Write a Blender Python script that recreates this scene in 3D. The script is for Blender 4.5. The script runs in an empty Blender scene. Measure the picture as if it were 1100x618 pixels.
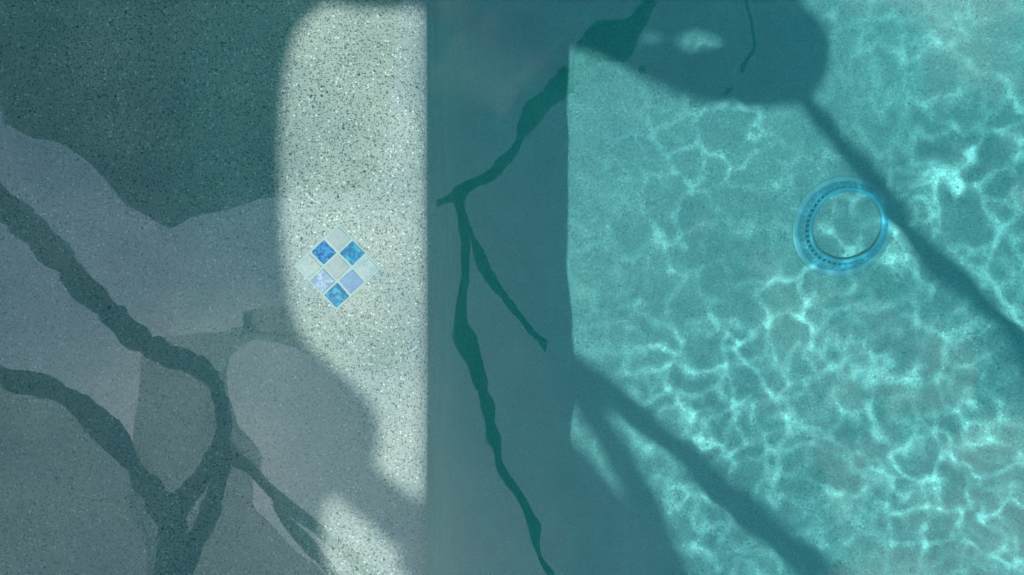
import bpy, bmesh, math, random
import numpy as np
from mathutils import Vector, Matrix

# ------------------------------------------------------------------ camera, sky, sun, exposure
SC = bpy.context.scene
COL = SC.collection
F_PX = 864.0                 # focal length in photograph pixels (1100 wide)
CAM_H = 0.87                 # camera above the water
STEP_D, DEEP_D = 0.20, 1.063 # depth of the bench and of the pool floor
SUN = Vector((-0.364, -0.228, 1.0))   # direction towards the sun (x right, y up in the picture)
TW = (-0.262, -0.165)        # the same slope after refraction in the water

cam_d = bpy.data.cameras.new('camera')
cam_d.sensor_width = 36.0
cam_d.lens = 36.0 * F_PX / 1100.0
cam_d.clip_start, cam_d.clip_end = 0.02, 400.0
cam = bpy.data.objects.new('camera', cam_d)
COL.objects.link(cam)
cam.location = (0.0, 0.0, CAM_H)
cam.rotation_euler = (0.0, 0.0, 0.0)
SC.camera = cam

elev = math.atan2(1.0, math.hypot(SUN.x, SUN.y))
W = bpy.data.worlds.new('World')
SC.world = W
W.use_nodes = True
nt = W.node_tree
nt.nodes.clear()
sky = nt.nodes.new('ShaderNodeTexSky')
sky.sky_type = 'NISHITA'
sky.sun_disc = False
sky.sun_elevation = elev
sky.sun_rotation = math.atan2(SUN.x, SUN.y)
sky.air_density, sky.dust_density, sky.ozone_density = 1.0, 0.8, 1.0
bg = nt.nodes.new('ShaderNodeBackground')
bg.inputs['Strength'].default_value = 0.13
tc = nt.nodes.new('ShaderNodeTexCoord')
mp = nt.nodes.new('ShaderNodeMapping')
mp.inputs['Location'].default_value = (0.0, 0.25, 0.0)
ns = nt.nodes.new('ShaderNodeTexNoise')
ns.inputs['Scale'].default_value = 1.6
ns.inputs['Detail'].default_value = 7.0
ns.inputs['Roughness'].default_value = 0.55
rp = nt.nodes.new('ShaderNodeValToRGB')
rp.color_ramp.elements[0].position = 0.46
rp.color_ramp.elements[1].position = 0.66
cl = nt.nodes.new('ShaderNodeBackground')
cl.inputs['Color'].default_value = (1.0, 0.95, 0.97, 1)
cl.inputs['Strength'].default_value = 1.55
mx = nt.nodes.new('ShaderNodeMixShader')
wo = nt.nodes.new('ShaderNodeOutputWorld')
L = nt.links.new
L(sky.outputs[0], bg.inputs['Color'])
L(tc.outputs['Generated'], mp.inputs['Vector'])
L(mp.outputs[0], ns.inputs['Vector'])
L(ns.outputs['Fac'], rp.inputs[0])
L(rp.outputs[0], mx.inputs[0])
L(bg.outputs[0], mx.inputs[1])
L(cl.outputs[0], mx.inputs[2])
L(mx.outputs[0], wo.inputs['Surface'])

sun_d = bpy.data.lights.new('sun', 'SUN')
sun_d.energy = 3.15
sun_d.angle = math.radians(0.53)
sun_d.color = (1.0, 0.96, 0.90)
sun_d.cycles.is_caustics_light = True
sun = bpy.data.objects.new('sun', sun_d)
COL.objects.link(sun)
sun.rotation_euler = SUN.to_track_quat('Z', 'Y').to_euler()
sun.location = SUN * 8

SC.view_settings.view_transform = 'Standard'
SC.view_settings.look = 'None'
SC.view_settings.gamma = 1.0
SC.view_settings.use_curve_mapping = False
SC.view_settings.exposure = 1.0
SC.render.engine = 'CYCLES'
SC.cycles.use_denoising = True
SC.cycles.caustics_refractive = True
SC.cycles.caustics_reflective = False
SC.cycles.max_bounces = 7
SC.cycles.transmission_bounces = 8
SC.cycles.volume_bounces = 1
SC.cycles.blur_glossy = 0.3

R = random.Random(7)

# ------------------------------------------------------------------ helpers
def tag(o, label=None, cat=None, group=None, kind=None):
    if label: o['label'] = label
    if cat: o['category'] = cat
    if group: o['group'] = group
    if kind: o['kind'] = kind
    return o

def empty(name, loc=(0, 0, 0)):
    o = bpy.data.objects.new(name, None)
    o.empty_display_size = 0.05
    o.location = loc
    COL.objects.link(o)
    return o

def obj(name, bm, mat, parent=None, smooth=False):
    me = bpy.data.meshes.new(name)
    bm.normal_update()
    bm.to_mesh(me)
    bm.free()
    o = bpy.data.objects.new(name, me)
    COL.objects.link(o)
    me.materials.append(mat)
    if smooth:
        me.polygons.foreach_set('use_smooth', [True] * len(me.polygons))
    if parent: o.parent = parent
    return o

def box(bm, x0, x1, y0, y1, z0, z1):
    m = Matrix.Translation(((x0 + x1) / 2, (y0 + y1) / 2, (z0 + z1) / 2)) @ Matrix.Diagonal((x1 - x0, y1 - y0, z1 - z0, 1))
    return bmesh.ops.create_cube(bm, size=1.0, matrix=m)['verts']

def bevel_all(bm, w, seg=2):
    bmesh.ops.bevel(bm, geom=bm.edges[:], offset=w, segments=seg, affect='EDGES', profile=0.6)

def tube(bm, pts, radii, seg=10, flat=1.0):
    """tapered tube through pts"""
    rings = []
    n = len(pts)
    for i, p in enumerate(pts):
        a = pts[max(0, i - 1)]; b = pts[min(n - 1, i + 1)]
        d = (b - a).normalized()
        s = d.cross(Vector((0, 0, 1)))
        s = s.normalized() if s.length > 1e-4 else Vector((1, 0, 0))
        u = s.cross(d)
        r = radii[i]
        rings.append([bm.verts.new(p + s * (r * math.cos(t)) + u * (r * flat * math.sin(t)))
                      for t in (2 * math.pi * k / seg for k in range(seg))])
    for i in range(n - 1):
        for k in range(seg):
            bm.faces.new((rings[i][k], rings[i][(k + 1) % seg], rings[i + 1][(k + 1) % seg], rings[i + 1][k]))
    bm.faces.new(rings[0][::-1]); bm.faces.new(rings[-1])

def smooth_path(pts, sub=8):
    """Catmull-Rom through 3-D points"""
    P = [pts[0]] + list(pts) + [pts[-1]]
    out = []
    for i in range(1, len(P) - 2):
        a, b, c, d = P[i - 1], P[i], P[i + 1], P[i + 2]
        for k in range(sub):
            t = k / sub
            out.append(0.5 * ((2 * b) + (c - a) * t + (2 * a - 5 * b + 4 * c - d) * t * t + (3 * b - a - 3 * c + d) * t ** 3))
    out.append(P[-2])
    return out

def at_step(px, py):          # photograph pixel -> point on the bench (seen through flat water)
    z = CAM_H + STEP_D / 1.33
    return Vector(((px - 550) * z / F_PX, (309 - py) * z / F_PX, -STEP_D))

def at_deep(px, py):          # photograph pixel -> point on the pool floor
    z = CAM_H + DEEP_D / 1.33
    return Vector(((px - 550) * z / F_PX, (309 - py) * z / F_PX, -DEEP_D))

def sunward(p, h):            # from a point under water up the sun ray to height h
    d = -p.z
    return Vector((p.x + TW[0] * d + SUN.x * h, p.y + TW[1] * d + SUN.y * h, h))

def mirrored(px, py, h):      # the point at height h that the calm water mirrors at a pixel
    k = CAM_H / F_PX
    qx, qy = (px - 550) * k, (309 - py) * k
    d = Vector((qx, qy, -CAM_H)).normalized()
    n = Vector((0, 0, 1))
    if SLOPE:
        gx, gy, x0, y0, dx, dy = SLOPE
        i, j = int((qx - x0) / dx), int((qy - y0) / dy)
        if 0 <= i < gx.shape[1] and 0 <= j < gx.shape[0]:
            n = Vector((-gx[j, i], -gy[j, i], 1)).normalized()
    r_ = d - 2 * d.dot(n) * n
    return Vector((qx + r_.x * h / r_.z, qy + r_.y * h / r_.z, h))
SLOPE = None                  # gentle swell of the water, filled in when the water is built

# ------------------------------------------------------------------ materials
def new_mat(name):
    m = bpy.data.materials.new(name)
    m.use_nodes = True
    t = m.node_tree
    p = t.nodes['Principled BSDF']
    return m, t, p

def N(t, kind, **kw):
    n = t.nodes.new('ShaderNode' + kind)
    for k, v in kw.items():
        if k in n.inputs.keys(): n.inputs[k].default_value = v
        else: setattr(n, k, v)
    return n

def ramp(t, stops, interp='LINEAR'):
    n = t.nodes.new('ShaderNodeValToRGB')
    cr = n.color_ramp
    cr.interpolation = interp
    while len(cr.elements) < len(stops): cr.elements.new(0.5)
    for e, (pos, c) in zip(cr.elements, stops):
        e.position = pos
        e.color = (*c, 1) if len(c) == 3 else c
    return n

def mixc(t, a, b, fac, blend='MIX'):
    n = t.nodes.new('ShaderNodeMix')
    n.data_type = 'RGBA'; n.blend_type = blend
    for sock, v in ((n.inputs[0], fac), (n.inputs[6], a), (n.inputs[7], b)):
        if hasattr(v, 'links'): t.links.new(v, sock)
        else: sock.default_value = v if not isinstance(v, tuple) or len(v) == 4 else (*v, 1)
    return n.outputs[2]

def plaster_material():
    """exposed-aggregate pool plaster: grey cement with dark, white and tan quartz chips"""
    m, t, p = new_mat('aggregate_plaster')
    c = N(t, 'TexCoord').outputs['Object']
    lk = t.links.new
    v1 = N(t, 'TexVoronoi', Scale=620.0, Randomness=1.0); lk(c, v1.inputs['Vector'])
    s1 = N(t, 'SeparateColor'); lk(v1.outputs['Color'], s1.inputs[0])
    base = ramp(t, [(0.0, (.33, .30, .285)), (0.35, (.49, .415, .39)), (0.75, (.56, .47, .44)), (1.0, (.66, .56, .52))])
    lk(s1.outputs[0], base.inputs[0])
    dark = ramp(t, [(0.0, (0, 0, 0)), (0.855, (0, 0, 0)), (0.86, (1, 1, 1))], 'CONSTANT'); lk(s1.outputs[1], dark.inputs[0])
    col = mixc(t, base.outputs[0], (.15, .135, .13), dark.outputs[0])
    v2 = N(t, 'TexVoronoi', Scale=320.0, Randomness=1.0); lk(c, v2.inputs['Vector'])
    s2 = N(t, 'SeparateColor'); lk(v2.outputs['Color'], s2.inputs[0])
    white = ramp(t, [(0.0, (0, 0, 0)), (0.905, (0, 0, 0)), (0.91, (1, 1, 1))], 'CONSTANT'); lk(s2.outputs[0], white.inputs[0])
    inside = ramp(t, [(0.0, (1, 1, 1)), (0.40, (1, 1, 1)), (0.5, (0, 0, 0))]); lk(v2.outputs['Distance'], inside.inputs[0])
    wf = mixc(t, white.outputs[0], inside.outputs[0], 1.0, 'MULTIPLY')
    tint = ramp(t, [(0.0, (.82, .80, .72)), (0.6, (.80, .83, .80)), (0.85, (.55, .47, .36)), (1.0, (.13, .17, .18))], 'CONSTANT')
    lk(s2.outputs[1], tint.inputs[0])
    col = mixc(t, col, tint.outputs[0], wf)
    v3 = N(t, 'TexVoronoi', Scale=150.0, Randomness=1.0); lk(c, v3.inputs['Vector'])
    s3 = N(t, 'SeparateColor'); lk(v3.outputs['Color'], s3.inputs[0])
    pick = ramp(t, [(0.0, (0, 0, 0)), (0.93, (0, 0, 0)), (0.935, (1, 1, 1))], 'CONSTANT'); lk(s3.outputs[0], pick.inputs[0])
    core = ramp(t, [(0.0, (1, 1, 1)), (0.24, (1, 1, 1)), (0.30, (0, 0, 0))]); lk(v3.outputs['Distance'], core.inputs[0])
    pf = mixc(t, pick.outputs[0], core.outputs[0], 1.0, 'MULTIPLY')
    tint3 = ramp(t, [(0.0, (.06, .07, .07)), (0.45, (.80, .76, .66)), (0.7, (.46, .36, .24))], 'CONSTANT'); lk(s3.outputs[1], tint3.inputs[0])
    col = mixc(t, col, tint3.outputs[0], pf)
    n1 = N(t, 'TexNoise', Scale=9.0, Detail=5.0); lk(c, n1.inputs['Vector'])
    blot = ramp(t, [(0.32, (.74, .79, .80)), (0.68, (1.12, 1.09, 1.03))]); lk(n1.outputs['Fac'], blot.inputs[0])
    col = mixc(t, col, blot.outputs[0], 1.0, 'MULTIPLY')
    lk(col, p.inputs['Base Color'])
    p.inputs['Roughness'].default_value = 0.75
    p.inputs['Specular IOR Level'].default_value = 0.2
    bp = N(t, 'Bump', Strength=0.5, Distance=0.0012); lk(v1.outputs['Distance'], bp.inputs['Height'])
    lk(bp.outputs[0], p.inputs['Normal'])
    return m

def simple(name, col, rough=0.6, noise=0.15, scale=20.0, metal=0.0, bump=0.0):
    m, t, p = new_mat(name)
    lk = t.links.new
    c = N(t, 'TexCoord').outputs['Object']
    n = N(t, 'TexNoise', Scale=scale, Detail=6.0, Roughness=0.6); lk(c, n.inputs['Vector'])
    r = ramp(t, [(0.3, tuple(x * (1 - noise) for x in col)), (0.7, tuple(min(1, x * (1 + noise)) for x in col))])
    lk(n.outputs['Fac'], r.inputs[0]); lk(r.outputs[0], p.inputs['Base Color'])
    p.inputs['Roughness'].default_value = rough
    p.inputs['Metallic'].default_value = metal
    if bump:
        b = N(t, 'Bump', Strength=bump, Distance=0.01); lk(n.outputs['Fac'], b.inputs['Height']); lk(b.outputs[0], p.inputs['Normal'])
    return m

def fabric(name, col, trans):
    m, t, p = new_mat(name)
    lk = t.links.new
    c = N(t, 'TexCoord').outputs['Object']
    w = N(t, 'TexNoise', Scale=4.0, Detail=4.0); lk(c, w.inputs['Vector'])
    r = ramp(t, [(0.3, tuple(x * .82 for x in col)), (0.7, col)]); lk(w.outputs['Fac'], r.inputs[0])
    d = N(t, 'BsdfDiffuse'); lk(r.outputs[0], d.inputs['Color'])
    s = N(t, 'BsdfTranslucent'); lk(r.outputs[0], s.inputs['Color'])
    x = N(t, 'MixShader'); x.inputs[0].default_value = trans
    lk(d.outputs[0], x.inputs[1]); lk(s.outputs[0], x.inputs[2])
    lk(x.outputs[0], t.nodes['Material Output'].inputs['Surface'])
    t.nodes.remove(p)
    return m

def water_material():
    m, t, p = new_mat('pool_water')
    lk = t.links.new
    t.nodes.remove(p)
    rf = N(t, 'BsdfRefraction', IOR=1.33, Roughness=0.04)
    gl = N(t, 'BsdfGlossy', Roughness=0.0)
    fr = N(t, 'Fresnel', IOR=WATER_GLOSS)
    x = N(t, 'MixShader')
    lk(fr.outputs[0], x.inputs[0]); lk(rf.outputs[0], x.inputs[1]); lk(gl.outputs[0], x.inputs[2])
    out = t.nodes['Material Output']
    lk(x.outputs[0], out.inputs['Surface'])
    return m

def water_body_material():
    m, t, p = new_mat('pool_water_body')
    t.nodes.remove(p)
    va = N(t, 'VolumeAbsorption', Color=WATER_COL, Density=WATER_DENS)
    vs = N(t, 'VolumeScatter', Color=(0.10, 0.97, 0.86, 1), Density=0.52, Anisotropy=0.0)
    ad = N(t, 'AddShader')
    t.links.new(va.outputs[0], ad.inputs[0]); t.links.new(vs.outputs[0], ad.inputs[1])
    t.links.new(ad.outputs[0], t.nodes['Material Output'].inputs['Volume'])
    return m
WATER_GLOSS = 1.76
WATER_COL = (0.0, 0.965, 0.965, 1)
WATER_DENS = 1.65

M = dict(plaster=plaster_material(), water=water_material(), body=water_body_material(),
         stone=simple('coping_stone', (.42, .38, .32), .8, .2, 12, bump=.3),
         deck=simple('deck_concrete', (.33, .31, .28), .85, .18, 6, bump=.3),
         bark=simple('bark', (.055, .045, .035), .9, .4, 25, bump=.6),
         grass=simple('lawn', (.05, .09, .03), .9, .3, 3),
         dark_fabric=fabric('charcoal_sheet', (.05, .055, .06), .15),
         pale_fabric=fabric('off_white_sheet', (.86, .86, .84), .75),
         grey_fabric=fabric('grey_sheet', (.78, .78, .79), .75),
         shadow_rod=simple('pale_rod', (.78, .78, .76), .5, .1, 30),
         grout=simple('grout', (.50, .50, .46), .85, .1, 90))

# ------------------------------------------------------------------ pool basin
PX0, PX1, PY0, PY1 = -0.80, 3.20, -1.55, 1.55      # inside faces of the pool walls
EDGE_X = at_step(460, 309).x                        # riser of the bench
T = 0.30

def struct(name, bm, mat, smooth=False):
    o = obj(name, bm, mat, None, smooth); o['kind'] = 'structure'; return o

bm = bmesh.new(); box(bm, PX0 - T, PX1 + T, PY0 - T, PY1 + T, -DEEP_D - 0.2, -DEEP_D)
struct('pool_floor', bm, M['plaster'])
# bench with a rounded nosing
bm = bmesh.new()
r = 0.025
prof = [(PX0 - 0.05, -STEP_D)] + [(EDGE_X - r + r * math.sin(a), -STEP_D - r + r * math.cos(a)) for a in [math.pi / 2 * k / 6 for k in range(7)]]
cv = .11
prof += [(EDGE_X + cv - cv * math.cos(a), -DEEP_D + .001 + cv - cv * math.sin(a)) for a in [math.pi / 2 * k / 8 for k in range(9)]]
prof += [(EDGE_X + cv, -DEEP_D - 0.05), (PX0 - 0.05, -DEEP_D - 0.05)]
a_ = [bm.verts.new((x, PY0 - 0.05, z)) for x, z in prof]
b_ = [bm.verts.new((x, PY1 + 0.05, z)) for x, z in prof]
for i in range(len(prof)):
    j = (i + 1) % len(prof)
    bm.faces.new((a_[i], a_[j], b_[j], b_[i]))
bm.faces.new(a_[::-1]); bm.faces.new(b_)
bmesh.ops.recalc_face_normals(bm, faces=bm.faces)
o = struct('pool_bench', bm, M['plaster'], True)
o.data.set_sharp_from_angle(angle=math.radians(40))
TOP = 0.12
for nm, (x0, x1, y0, y1) in (('pool_wall_left', (PX0 - T, PX0, PY0 - T, PY1 + T)), ('pool_wall_right', (PX1, PX1 + T, PY0 - T, PY1 + T)),
                             ('pool_wall_near', (PX0, PX1, PY0 - T, PY0)), ('pool_wall_far', (PX0, PX1, PY1, PY1 + T))):
    bm = bmesh.new(); box(bm, x0, x1, y0, y1, -DEEP_D - 0.1, TOP - 0.04)
    struct(nm, bm, M['plaster'])
# coping stones around the rim, deck and lawn
def ring_sheet(name, x0, x1, y0, y1, o, z0, z1, mat):
    bm = bmesh.new()
    for q in ((x0 - o, x0, y0 - o, y1 + o), (x1, x1 + o, y0 - o, y1 + o), (x0, x1, y0 - o, y0), (x0, x1, y1, y1 + o)):
        box(bm, *q, z0, z1)
    return struct(name, bm, mat)
cop = ring_sheet('coping_bed', PX0, PX1, PY0, PY1, T, TOP - 0.04, TOP - 0.015, M['grout'])
def coping_run(ax, fixed0, fixed1, a, b):
    n = round((b - a) / 0.4)
    for k in range(n):
        bm = bmesh.new()
        s0, s1 = a + (b - a) * k / n + 0.003, a + (b - a) * (k + 1) / n - 0.003
        if ax == 'y': box(bm, fixed0, fixed1, s0, s1, TOP - 0.015, TOP + 0.012 + R.uniform(-.001, .001))
        else: box(bm, s0, s1, fixed0, fixed1, TOP - 0.015, TOP + 0.012 + R.uniform(-.001, .001))
        bevel_all(bm, 0.004, 1)
        obj('coping_stone', bm, M['stone'], cop)
coping_run('y', PX0 - T, PX0 + 0.03, PY0 - T, PY1 + T)
coping_run('y', PX1 - 0.03, PX1 + T, PY0 - T, PY1 + T)
coping_run('x', PY0 - T, PY0 + 0.03, PX0 + 0.036, PX1 - 0.036)
coping_run('x', PY1 - 0.03, PY1 + T, PX0 + 0.036, PX1 - 0.036)
ring_sheet('deck', PX0 - T, PX1 + T, PY0 - T, PY1 + T, 3.0, -0.1, TOP, M['deck'])
ring_sheet('ground', PX0 - T - 3, PX1 + T + 3, PY0 - T - 3, PY1 + T + 3, 120.0, -0.3, TOP - 0.06, M['grass'])

# ------------------------------------------------------------------ water with real ripples
def fbm(X, Y, scale, seed, octaves=3):
    rng = np.random.default_rng(seed)
    out = np.zeros_like(X); amp = 1.0; tot = 0
    for o in range(octaves):
        f = scale * 2 ** o
        for _ in range(6):
            th = rng.uniform(0, 2 * np.pi); ph = rng.uniform(0, 2 * np.pi); k = f * rng.uniform(.6, 1.4)
            out += amp * np.sin(2 * np.pi * k * (X * np.cos(th) + Y * np.sin(th)) + ph) / 6 ** .5
        tot += amp; amp *= .5
    return out / tot

def cells(X, Y, size, seed):
    """F2-F1 of a jittered-grid Voronoi, in cell units"""
    gx, gy = X / size, Y / size
    ix, iy = np.floor(gx).astype(np.int64), np.floor(gy).astype(np.int64)
    f1 = np.full(X.shape, 9.0); f2 = np.full(X.shape, 9.0)
    def rnd(a, b, k):
        h = (a * 374761393 + b * 668265263 + k * 974634541 + seed * 1274126177) & 0xffffffff
        h = ((h ^ (h >> 13)) * 1274126177) & 0xffffffff
        return ((h ^ (h >> 16)) & 0xffff) / 65535.0
    for dx in (-2, -1, 0, 1, 2):
        for dy in (-2, -1, 0, 1, 2):
            cx, cy = ix + dx, iy + dy
            d = np.hypot(cx + .5 + .85 * (rnd(cx, cy, 1) - .5) - gx, cy + .5 + .85 * (rnd(cx, cy, 2) - .5) - gy)
            f2 = np.where(d < f1, f1, np.minimum(f2, d)); f1 = np.minimum(f1, d)
    return f2 - f1

def ripples(nx, ny, x0, x1, y0, y1):
    """height of the water over the grid: a surface whose crests focus the sun into a net of light on the floor"""
    xs = np.linspace(x0, x1, nx); ys = np.linspace(y0, y1, ny)
    X, Y = np.meshgrid(xs, ys)
    fx = X - TW[0] * DEEP_D; fy = Y - TW[1] * DEEP_D         # where this light lands on the floor
    wx = fx + .035 * fbm(fx, fy, 3.0, 1) + .018 * fbm(fx, fy, 9.0, 31); wy = fy + .035 * fbm(fx, fy, 3.0, 2) + .018 * fbm(fx, fy, 9.0, 32)
    e1 = cells(wx, wy, .090, 3)
    q = math.radians(38)
    rx, ry = wx * math.cos(q) + wy * math.sin(q), -wx * math.sin(q) + wy * math.cos(q)
    e2 = cells(rx * .55, ry + .3, .058, 11)
    m1 = np.clip(.8 + .7 * fbm(fx, fy, 2.2, 5), .4, 1.15)
    m2 = np.clip(.35 + 1.0 * fbm(fx, fy, 1.2, 6) + .7 * np.clip((.1 - fy) * 1.2, -.4, .7), 0, 1.2)
    I = 1.9 * m1 * np.exp(-(e1 / .075) ** 2) + 1.5 * m2 * np.exp(-(e2 / .16) ** 2) + .25 * fbm(fx, fy, 2.0, 8)
    haze_ = np.clip((fy + .0) * 1.6, 0, 1) * np.clip((fx - .25) * 1.6, 0, 1)
    I = I * (1 - .55 * haze_)
    calm = np.clip((X + .20) / .42, 0, 1); calm = .20 + .80 * calm * calm * (3 - 2 * calm)
    fine = fbm(fx, fy, 26.0, 21, 2) * np.clip(.25 + .6 * np.clip(.25 - fy * 1.1 + fx * .4, 0, 1) + .25 * fbm(fx, fy, 1.5, 22), .1, 1)
    I = (I + .45 * fine) * calm * CAUSTIC
    I -= I.mean()
    # Poisson: lap g = I
    kx = 2 * np.pi * np.fft.fftfreq(nx, (x1 - x0) / nx); ky = 2 * np.pi * np.fft.fftfreq(ny, (y1 - y0) / ny)
    KX, KY = np.meshgrid(kx, ky); K2 = KX ** 2 + KY ** 2; K2[0, 0] = 1
    G = -np.fft.fft2(I) / K2; G[0, 0] = 0
    G *= K2 / (K2 + 70.0)                                   # no long swell
    g = np.fft.ifft2(G).real
    c = DEEP_D * (1 - 1 / 1.33)
    h = -g / c
    gx = np.fft.ifft2(1j * KX * G).real; gy = np.fft.ifft2(1j * KY * G).real
    # two fixed-point steps towards the exact lens: c h(x) = -|x-y|^2/2 - g(y), x = y + grad g(y)
    dxs, dys = (x1 - x0) / (nx - 1), (y1 - y0) / (ny - 1)
    def samp(A, px, py):
        u = np.clip((px - x0) / dxs, 0, nx - 1.001); v = np.clip((py - y0) / dys, 0, ny - 1.001)
        i, j = u.astype(int), v.astype(int); a, b = u - i, v - j
        return (A[j, i] * (1 - a) + A[j, i + 1] * a) * (1 - b) + (A[j + 1, i] * (1 - a) + A[j + 1, i + 1] * a) * b
    yx, yy = X.copy(), Y.copy()
    for _ in range(12):
        yx = .5 * yx + .5 * (X - samp(gx, yx, yy)); yy = .5 * yy + .5 * (Y - samp(gy, yx, yy))
    h = (-((X - yx) ** 2 + (Y - yy) ** 2) / 2 - samp(g, yx, yy)) / c
    print('ripple height', h.std(), 'slope', (np.hypot(gx, gy) / c).mean(), np.hypot(gx, gy).max())
    edge = np.minimum(np.minimum(X - x0, x1 - X), np.minimum(Y - y0, y1 - Y))
    return X, Y, h * np.clip(edge / .1, 0, 1)
CAUSTIC = 0.82

def build_water():
    global SLOPE
    nx, ny = 800, 620
    x0, x1, y0, y1 = PX0 - .05, PX1 + .05, PY0 - .05, PY1 + .05
    X, Y, H = ripples(nx, ny, x0, x1, y0, y1)
    v = np.stack([X.ravel(), Y.ravel(), H.ravel()], 1)
    dx, dy = (x1 - x0) / (nx - 1), (y1 - y0) / (ny - 1)
    kx = 2 * np.pi * np.fft.fftfreq(nx, dx); ky = 2 * np.pi * np.fft.fftfreq(ny, dy)
    KX, KY = np.meshgrid(kx, ky)
    S = np.fft.fft2(H) * np.exp(-(KX ** 2 + KY ** 2) * .02 ** 2 / 2)
    SLOPE = (np.fft.ifft2(1j * KX * S).real, np.fft.ifft2(1j * KY * S).real, x0, y0, dx, dy)
    i = np.arange(nx * ny).reshape(ny, nx)
    f = np.stack([i[:-1, :-1], i[:-1, 1:], i[1:, 1:], i[1:, :-1]], -1).reshape(-1, 4)
    nv = len(v)
    z = -DEEP_D - .05
    corners = [(x0, y0), (x1, y0), (x1, y1), (x0, y1)]
    ext = np.array([(a, b, 0.0) for a, b in corners] + [(a, b, z) for a, b in corners])
    fx = [[nv, nv + 1, nv + 5, nv + 4][::-1], [nv + 1, nv + 2, nv + 6, nv + 5][::-1], [nv + 2, nv + 3, nv + 7, nv + 6][::-1],
          [nv + 3, nv, nv + 4, nv + 7][::-1], [nv + 7, nv + 6, nv + 5, nv + 4]]
    v = np.concatenate([v, ext]); f = np.concatenate([f, np.array(fx)])
    me = bpy.data.meshes.new('water')
    me.vertices.add(len(v)); me.vertices.foreach_set('co', v.ravel())
    me.loops.add(f.size); me.loops.foreach_set('vertex_index', f.ravel().astype(np.int32))
    me.polygons.add(len(f)); me.polygons.foreach_set('loop_start', np.arange(0, f.size, 4, dtype=np.int32))
    sm = np.ones(len(f), bool); sm[-5:] = False
    me.update(calc_edges=True); me.validate()
    me.polygons.foreach_set('use_smooth', sm)
    o = bpy.data.objects.new('water', me); COL.objects.link(o)
    me.materials.append(M['water'])
    o['kind'] = 'structure'
    o.cycles.is_caustics_caster = True
    return o
water = build_water()
bm = bmesh.new(); box(bm, PX0 - .04, PX1 + .04, PY0 - .04, PY1 + .04, -DEEP_D - .04, .05)
tag(obj('water_body', bm, M['body']), kind='structure')

# ------------------------------------------------------------------ mosaic diamond set into the bench
def glass_tile(name, stops, rough=0.15):
    m, t, p = new_mat(name)
    lk = t.links.new
    c = N(t, 'TexCoord').outputs['Object']
    n = N(t, 'TexNoise', noise_dimensions='4D', Scale=170.0, Detail=5.0, Roughness=0.6, Distortion=0.6); lk(c, n.inputs['Vector'])
    oi = N(t, 'ObjectInfo'); mu = N(t, 'Math', operation='MULTIPLY'); mu.inputs[1].default_value = 40.0
    lk(oi.outputs['Random'], mu.inputs[0]); lk(mu.outputs[0], n.inputs['W'])
    r = ramp(t, [(0.40 + 0.20 * k / (len(stops) - 1), q) for k, q in enumerate(stops)]); lk(n.outputs['Fac'], r.inputs[0])
    lk(r.outputs[0], p.inputs['Base Color'])
    p.inputs['Roughness'].default_value = rough
    p.inputs['Specular IOR Level'].default_value = 0.12
    b = N(t, 'Bump', Strength=0.35, Distance=0.001); lk(n.outputs['Fac'], b.inputs['Height']); lk(b.outputs[0], p.inputs['Normal'])
    return m
TILE = {
    'pale':  glass_tile('pale_glass', [(.43, .36, .35), (.54, .44, .42), (.48, .41, .42)]),
    'cream': glass_tile('cream_glass', [(.44, .39, .34), (.64, .52, .44), (.46, .44, .46)]),
    'aqua':  glass_tile('aqua_glass', [(.38, .40, .42), (.52, .48, .48), (.58, .50, .48)]),
    'deep':  glass_tile('deep_blue_glass', [(.0, .015, .14), (.0, .09, .42), (.01, .32, .50), (.01, .05, .36)]),
    'teal':  glass_tile('teal_blue_glass', [(.0, .07, .24), (.0, .17, .40), (.06, .38, .50)]),
    'lav':   glass_tile('lavender_glass', [(.22, .23, .40), (.38, .33, .46), (.28, .27, .46), (.50, .48, .52)]),
    'peri':  glass_tile('periwinkle_glass', [(.22, .25, .44), (.30, .30, .50), (.20, .32, .46)]),
}
ctr = at_step(363, 287.5)
mosaic = empty('mosaic_diamond', ctr)
tag(mosaic, 'diamond of nine small blue and white glass tiles set in the bench', 'tile mosaic')
PITCH = 0.0256
q = math.radians(43.5)
ex, ey = Vector((math.cos(q), math.sin(q), 0)), Vector((-math.sin(q), math.cos(q), 0))
bm = bmesh.new(); hw = PITCH * 1.5 + .0008
vs = box(bm, -hw, hw, -hw, hw, -.006, .0010); bmesh.ops.rotate(bm, verts=vs, matrix=Matrix.Rotation(q, 3, 'Z'))
obj('grout', bm, M['grout'], mosaic)
tile_kind = {(0, 2): 'cream', (1, 2): 'deep', (2, 2): 'pale',
             (0, 1): 'lav', (1, 1): 'pale', (2, 1): 'teal',
             (0, 0): 'teal', (1, 0): 'peri', (2, 0): 'aqua'}
tl = dict(pale='pale grey green glass tile', cream='cream coloured glass tile', deep='mottled deep blue glass tile', teal='bright blue glass tile',
          lav='lavender glass tile', peri='periwinkle blue glass tile', aqua='pale aqua glass tile')
for (a, b), k in tile_kind.items():
    bm = bmesh.new(); hw = .0112
    vs = box(bm, -hw, hw, -hw, hw, -.003, .0026)
    for v_ in bm.verts: v_.co.x += R.uniform(-.0005, .0005); v_.co.y += R.uniform(-.0005, .0005); v_.co.z += R.uniform(-.0003, .0003)
    bevel_all(bm, .0014, 2)
    o = obj('tile', bm, TILE[k], mosaic)
    pos = ex * ((a - 1) * PITCH) + ey * ((b - 1) * PITCH)
    o.location = pos; o.rotation_euler = (R.uniform(-.02, .02), R.uniform(-.02, .02), q + R.uniform(-.02, .02))
    o['label'] = tl[k]

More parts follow.
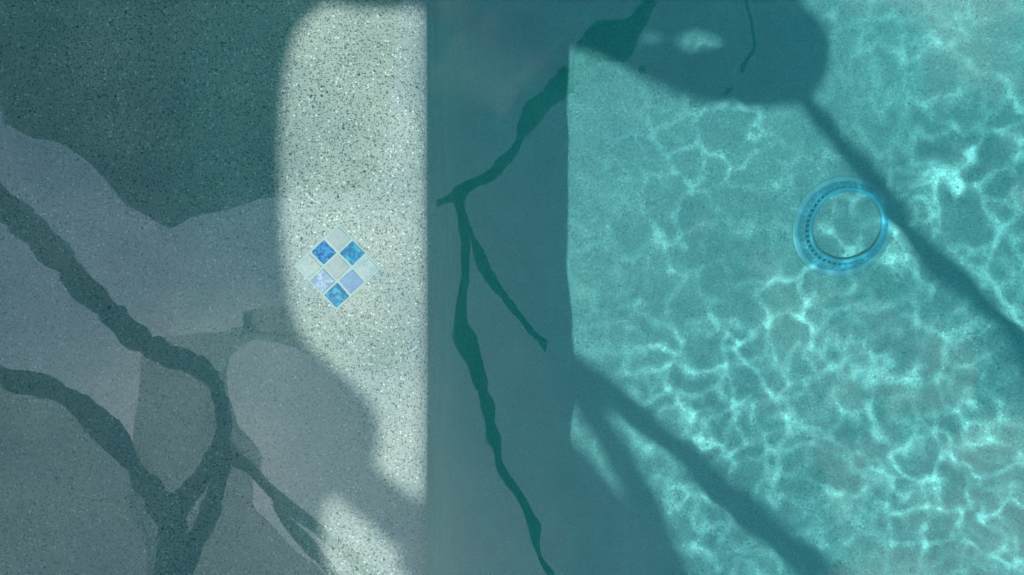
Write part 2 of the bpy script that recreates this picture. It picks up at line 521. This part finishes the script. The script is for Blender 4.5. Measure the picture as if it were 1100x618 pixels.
# ------------------------------------------------------------------ blue plastic ring on the pool floor
def plastic(name, col, rough=.35):
    m, t, p = new_mat(name)
    c = N(t, 'TexCoord').outputs['Object']
    n = N(t, 'TexNoise', Scale=40.0, Detail=4.0); t.links.new(c, n.inputs['Vector'])
    r = ramp(t, [(.3, tuple(x * .85 for x in col)), (.7, tuple(x * 1.1 for x in col))]); t.links.new(n.outputs['Fac'], r.inputs[0])
    t.links.new(r.outputs[0], p.inputs['Base Color']); p.inputs['Roughness'].default_value = rough
    return m
RB = plastic('blue_plastic', (.08, .27, .42)); RP = plastic('pale_blue_plastic', (.40, .41, .44)); RL = plastic('light_blue_rim', (.11, .36, .48))
def lathe(bm, prof, seg=72):
    rings = [[bm.verts.new((r_ * math.cos(2 * math.pi * k / seg), r_ * math.sin(2 * math.pi * k / seg), z_)) for k in range(seg)] for r_, z_ in prof]
    n = len(prof)
    for i_ in range(n):
        for k in range(seg):
            bm.faces.new((rings[i_][k], rings[i_][(k + 1) % seg], rings[(i_ + 1) % n][(k + 1) % seg], rings[(i_ + 1) % n][k]))
    bmesh.ops.recalc_face_normals(bm, faces=bm.faces)
rc = at_deep(905, 249)
ring = empty('plastic_ring', rc)
ring.scale = (1, 1, .7)
tag(ring, 'round blue plastic ring with a ribbed side lying on the pool floor', 'ring')
bm = bmesh.new(); lathe(bm, [(.0806, 0), (.103, 0), (.105, .0015), (.103, .003), (.092, .004), (.0806, .004)])
obj('base_flange', bm, RP, ring, True)
bm = bmesh.new(); lathe(bm, [(.0885, .0042), (.0935, .0042), (.0935, .006), (.0885, .006)])
obj('lower_hoop', bm, RB, ring, True)
bm = bmesh.new(); lathe(bm, [(.0700, .044), (.0765, .043), (.0785, .0455), (.0775, .048), (.0730, .049), (.0700, .047)])
obj('top_rim', bm, RL, ring, True)
def rib_row(name, r_in, r_out, z0, z1, mat, n=46, w=.0026):
    bm = bmesh.new()
    for k in range(n):
        vs = box(bm, -.5, .5, -w, w, 0, 1)
        for v_ in vs:
            z_ = v_.co.z
            rr_ = (r_in + (r_out - r_in) * z_)
            v_.co.x = rr_ + (.0016 if v_.co.x > 0 else -.0016); v_.co.z = z0 + (z1 - z0) * z_
        bmesh.ops.rotate(bm, verts=vs, matrix=Matrix.Rotation(2 * math.pi * k / n, 3, 'Z'))
    o_ = obj(name, bm, mat, ring); o_['kind'] = 'stuff'
rib_row('lower_ribs', .0910, .0845, .0055, .023, RL)
rib_row('upper_ribs', .0835, .0760, .0255, .0445, RL)
bm = bmesh.new(); lathe(bm, [(.0810, .022), (.0862, .022), (.0862, .026), (.0810, .026)])
obj('middle_hoop', bm, RL, ring, True)
bm = bmesh.new(); lathe(bm, [(.0785, .0005), (.0802, .0005), (.0725, .0445), (.0708, .0445)])
obj('inner_wall', bm, plastic('dark_blue_plastic', (.012, .07, .15)), ring, True)
bm = bmesh.new(); lathe(bm, [(.0768, .0005), (.0781, .0005), (.0704, .0440), (.0691, .0440)])
obj('inner_liner', bm, RL, ring, True)

# ------------------------------------------------------------------ unseen stand-ins added overhead to shade the pool and mirror in it
def U(x, y):   # shade outline, in photograph pixels about the centre, laid on the bench plane
    return at_step(550 + x, 309 + y)

def sheet(name, pts, mat, thick=0.004, parent=None):
    bm = bmesh.new()
    f = bm.faces.new([bm.verts.new(p) for p in pts])
    ret = bmesh.ops.extrude_face_region(bm, geom=[f])
    bmesh.ops.translate(bm, verts=[g for g in ret['geom'] if isinstance(g, bmesh.types.BMVert)], vec=(0, 0, thick))
    bmesh.ops.recalc_face_normals(bm, faces=bm.faces)
    return obj(name, bm, mat, parent)

left = [(-150, -330), (-205, -298), (-232, -272), (-245, -220), (-249, -150), (-248, -60), (-242, 0), (-230, 48), (-200, 80), (-168, 108), (-146, 140), (-146, 180), (-165, 215), (-190, 222), (-203, 242),
        (-190, 320), (-100, 395), (-30, 480), (50, 560), (120, 640), (200, 740), (-300, 740), (-520, 430), (-590, 260), (-600, 0), (-590, -200), (-570, -335), (-400, -345), (-150, -400)]
s = sheet('unseen_sheet', smooth_path([sunward(U(*q), 2.3) for q in left], 3), M['pale_fabric'])  # unseen sheet added; its outline sets the shadow edge on the bench
tag(s, 'large unseen off white sheet added to shade the bench of the pool', 'light blocker')
low = [(-192, -300), (-140, -296), (-81, -296), (0, -262), (87, -218), (170, -196), (250, -192), (316, -200), (346, -240), (352, -287),
       (340, -322), (250, -312), (178, -309), (152, -298), (120, -291), (96, -300), (80, -313), (56, -306), (38, -306), (20, -316), (-80, -330), (-190, -330)]
s = sheet('unseen_sheet', smooth_path([sunward(U(*q), 2.1) for q in low], 3), M['pale_fabric'])  # unseen sheet added for the rounded shadow at the top
tag(s, 'narrow unseen off white sheet added to cast a rounded shadow', 'light blocker')
top = [(-190, -322), (-80, -322), (20, -309), (38, -315), (56, -316), (80, -305), (96, -314), (120, -325), (152, -318), (178, -303), (250, -300), (345, -314), (330, -350), (300, -390), (270, -470), (200, -500), (60, -440), (-190, -400)]
s = sheet('unseen_sheet', smooth_path([sunward(U(*q), 2.13) for q in top], 3), M['pale_fabric'])  # unseen sheet added; gaps to the lower one let light flecks through
tag(s, 'unseen off white sheet added above the narrow one to widen its shadow', 'light blocker')
s = sheet('unseen_sheet', smooth_path([mirrored(*q, 2.8) for q in
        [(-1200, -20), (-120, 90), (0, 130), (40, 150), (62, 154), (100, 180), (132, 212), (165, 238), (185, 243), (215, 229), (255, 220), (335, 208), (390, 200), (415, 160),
         (425, 60), (425, -60), (300, -420), (-1200, -900)]], 3), M['dark_fabric'])  # added and unseen, cut to the dark mirrored patch at upper left
tag(s, 'large unseen charcoal sheet with a wavy edge added for a dark reflection', 'light blocker')
s = sheet('unseen_sheet', smooth_path([mirrored(*q, 2.7) for q in
        [(-150, 370), (0, 402), (60, 425), (110, 457), (148, 508), (176, 560), (170, 640), (120, 760), (-150, 760)]], 3), M['grey_fabric'])  # added and unseen, cut to the mirrored tone at lower left
tag(s, 'unseen pale grey sheet added for a duller reflection over the bench', 'light blocker')

def limb(parent, pts, r0, r1, name='limb', wob=0.24):
    P = smooth_path(pts, 8)
    n = len(P)
    rr = [(r0 + (r1 - r0) * i / n) * (1 + wob * R.uniform(-1, 1)) for i in range(n)]
    bm = bmesh.new(); tube(bm, P, rr, 10)
    return obj(name, bm, M['bark'], parent, True)
def shadow_rod(pts, radius, label):
    bm = bmesh.new(); tube(bm, pts, [radius] * len(pts), 12)
    return tag(obj('added_rod', bm, M['shadow_rod'], None, True), label, 'shadow_rod')
shadow_rod([sunward(U(-275, 123), 2.26), sunward(U(760, 965), 2.2)], .030, 'long unseen white rod added to cast a diagonal shadow band')  # unseen, added to throw the long diagonal shadow
shadow_rod([sunward(U(-110, 280), 2.2), sunward(U(110, 650), 2.2)], .022, 'short thin unseen white rod added to cast a narrow shadow')  # unseen, added to darken the strip beside the lit sliver
# added, unseen: limbs laid out as the dark lines mirrored over the bench
MR = mirrored
ta = empty('added_tree', (-3.1, 0.9, TOP))
tag(ta, 'added unseen trunk and dark limbs that mirror over the bench', 'added_tree')
def local(par, pts): return [p - par.location for p in pts]
fork = Vector((-3.0, 0.85, 1.9))
limb(ta, local(ta, [Vector((-3.1, .9, TOP)), Vector((-3.05, .88, 1.0)), fork]), .17, .11, 'trunk', .05)
limb(ta, local(ta, [fork, MR(-120, 150, 2.3), MR(-20, 203, 2.3), MR(40, 255, 2.3), MR(100, 322, 2.25), MR(145, 362, 2.25), MR(190, 386, 2.2), MR(226, 408, 2.2), MR(236, 445, 2.2),
                    MR(230, 490, 2.2), MR(206, 525, 2.2), MR(184, 552, 2.2), MR(182, 590, 2.2), MR(170, 640, 2.2)]), .06, .040)
limb(ta, local(ta, [fork, MR(-120, 330, 2.4), MR(-20, 396, 2.4), MR(50, 420, 2.4), MR(105, 455, 2.35), MR(145, 505, 2.3), MR(172, 548, 2.25), MR(186, 556, 2.21)]), .045, .035)
limb(ta, local(ta, [MR(236, 450, 2.2), MR(238, 500, 2.15), MR(226, 545, 2.15), MR(206, 590, 2.15), MR(180, 650, 2.2)]), .04, .03)
# added, unseen: trunk past the far rim, limbs drawn as mid-pool mirrored lines
tb = empty('added_tree', (1.5, 2.6, TOP))
tag(tb, 'added unseen slender trunk and dark limbs that mirror in mid pool', 'added_tree')
fork = Vector((1.4, 2.4, 2.6))
limb(tb, local(tb, [Vector((1.5, 2.6, TOP)), Vector((1.45, 2.5, 1.4)), fork]), .14, .09, 'trunk', .05)
limb(tb, local(tb, [fork, MR(690, 10, 3.5), MR(625, 72, 3.5), MR(582, 110, 3.5), MR(548, 160, 3.5), MR(532, 186, 3.5), MR(502, 202, 3.5), MR(470, 218, 3.5)]), .058, .028)
limb(tb, local(tb, [MR(500, 205, 3.5), MR(506, 250, 3.0), MR(530, 305, 2.6), MR(555, 335, 2.6), MR(578, 358, 2.6), MR(592, 371, 2.6)]), .012, .046)
# added, unseen: one limb bent to cast the right-hand shadow and mirror dark
tc_ = empty('added_tree', (-0.25, -2.9, TOP))
tag(tc_, 'added unseen leaning trunk with one limb for a shadow and its reflection', 'added_tree')
def WS(x, y, h): return sunward(Vector((x, -y, -STEP_D)), h)
near_fork = Vector((-0.2, -2.5, 3.4))
limb(tc_, local(tc_, [Vector((-.25, -2.9, TOP)), Vector((-.3, -2.85, 1.6)), near_fork]), .15, .09, 'trunk', .05)
limb(tc_, local(tc_, [near_fork, WS(1.31, .92, 3.4), WS(1.03, .57, 2.8), WS(.84, .34, 2.3), WS(.605, .05, 1.7), WS(.48, -.105, 1.42), WS(.37, -.24, 1.2), WS(.30, -.33, 1.0), WS(.22, -.43, .82)]), .032, .009)
limb(tb, local(tb, [fork, MR(806, -60, 2.8), MR(800, 0, 2.8), MR(796, 90, 2.8)]), .03, .008)

# ------------------------------------------------------------------ everything under water receives the net of light
for o in bpy.data.objects:
    if o.type == 'MESH' and o.name != 'water':
        o.cycles.is_caustics_receiver = True
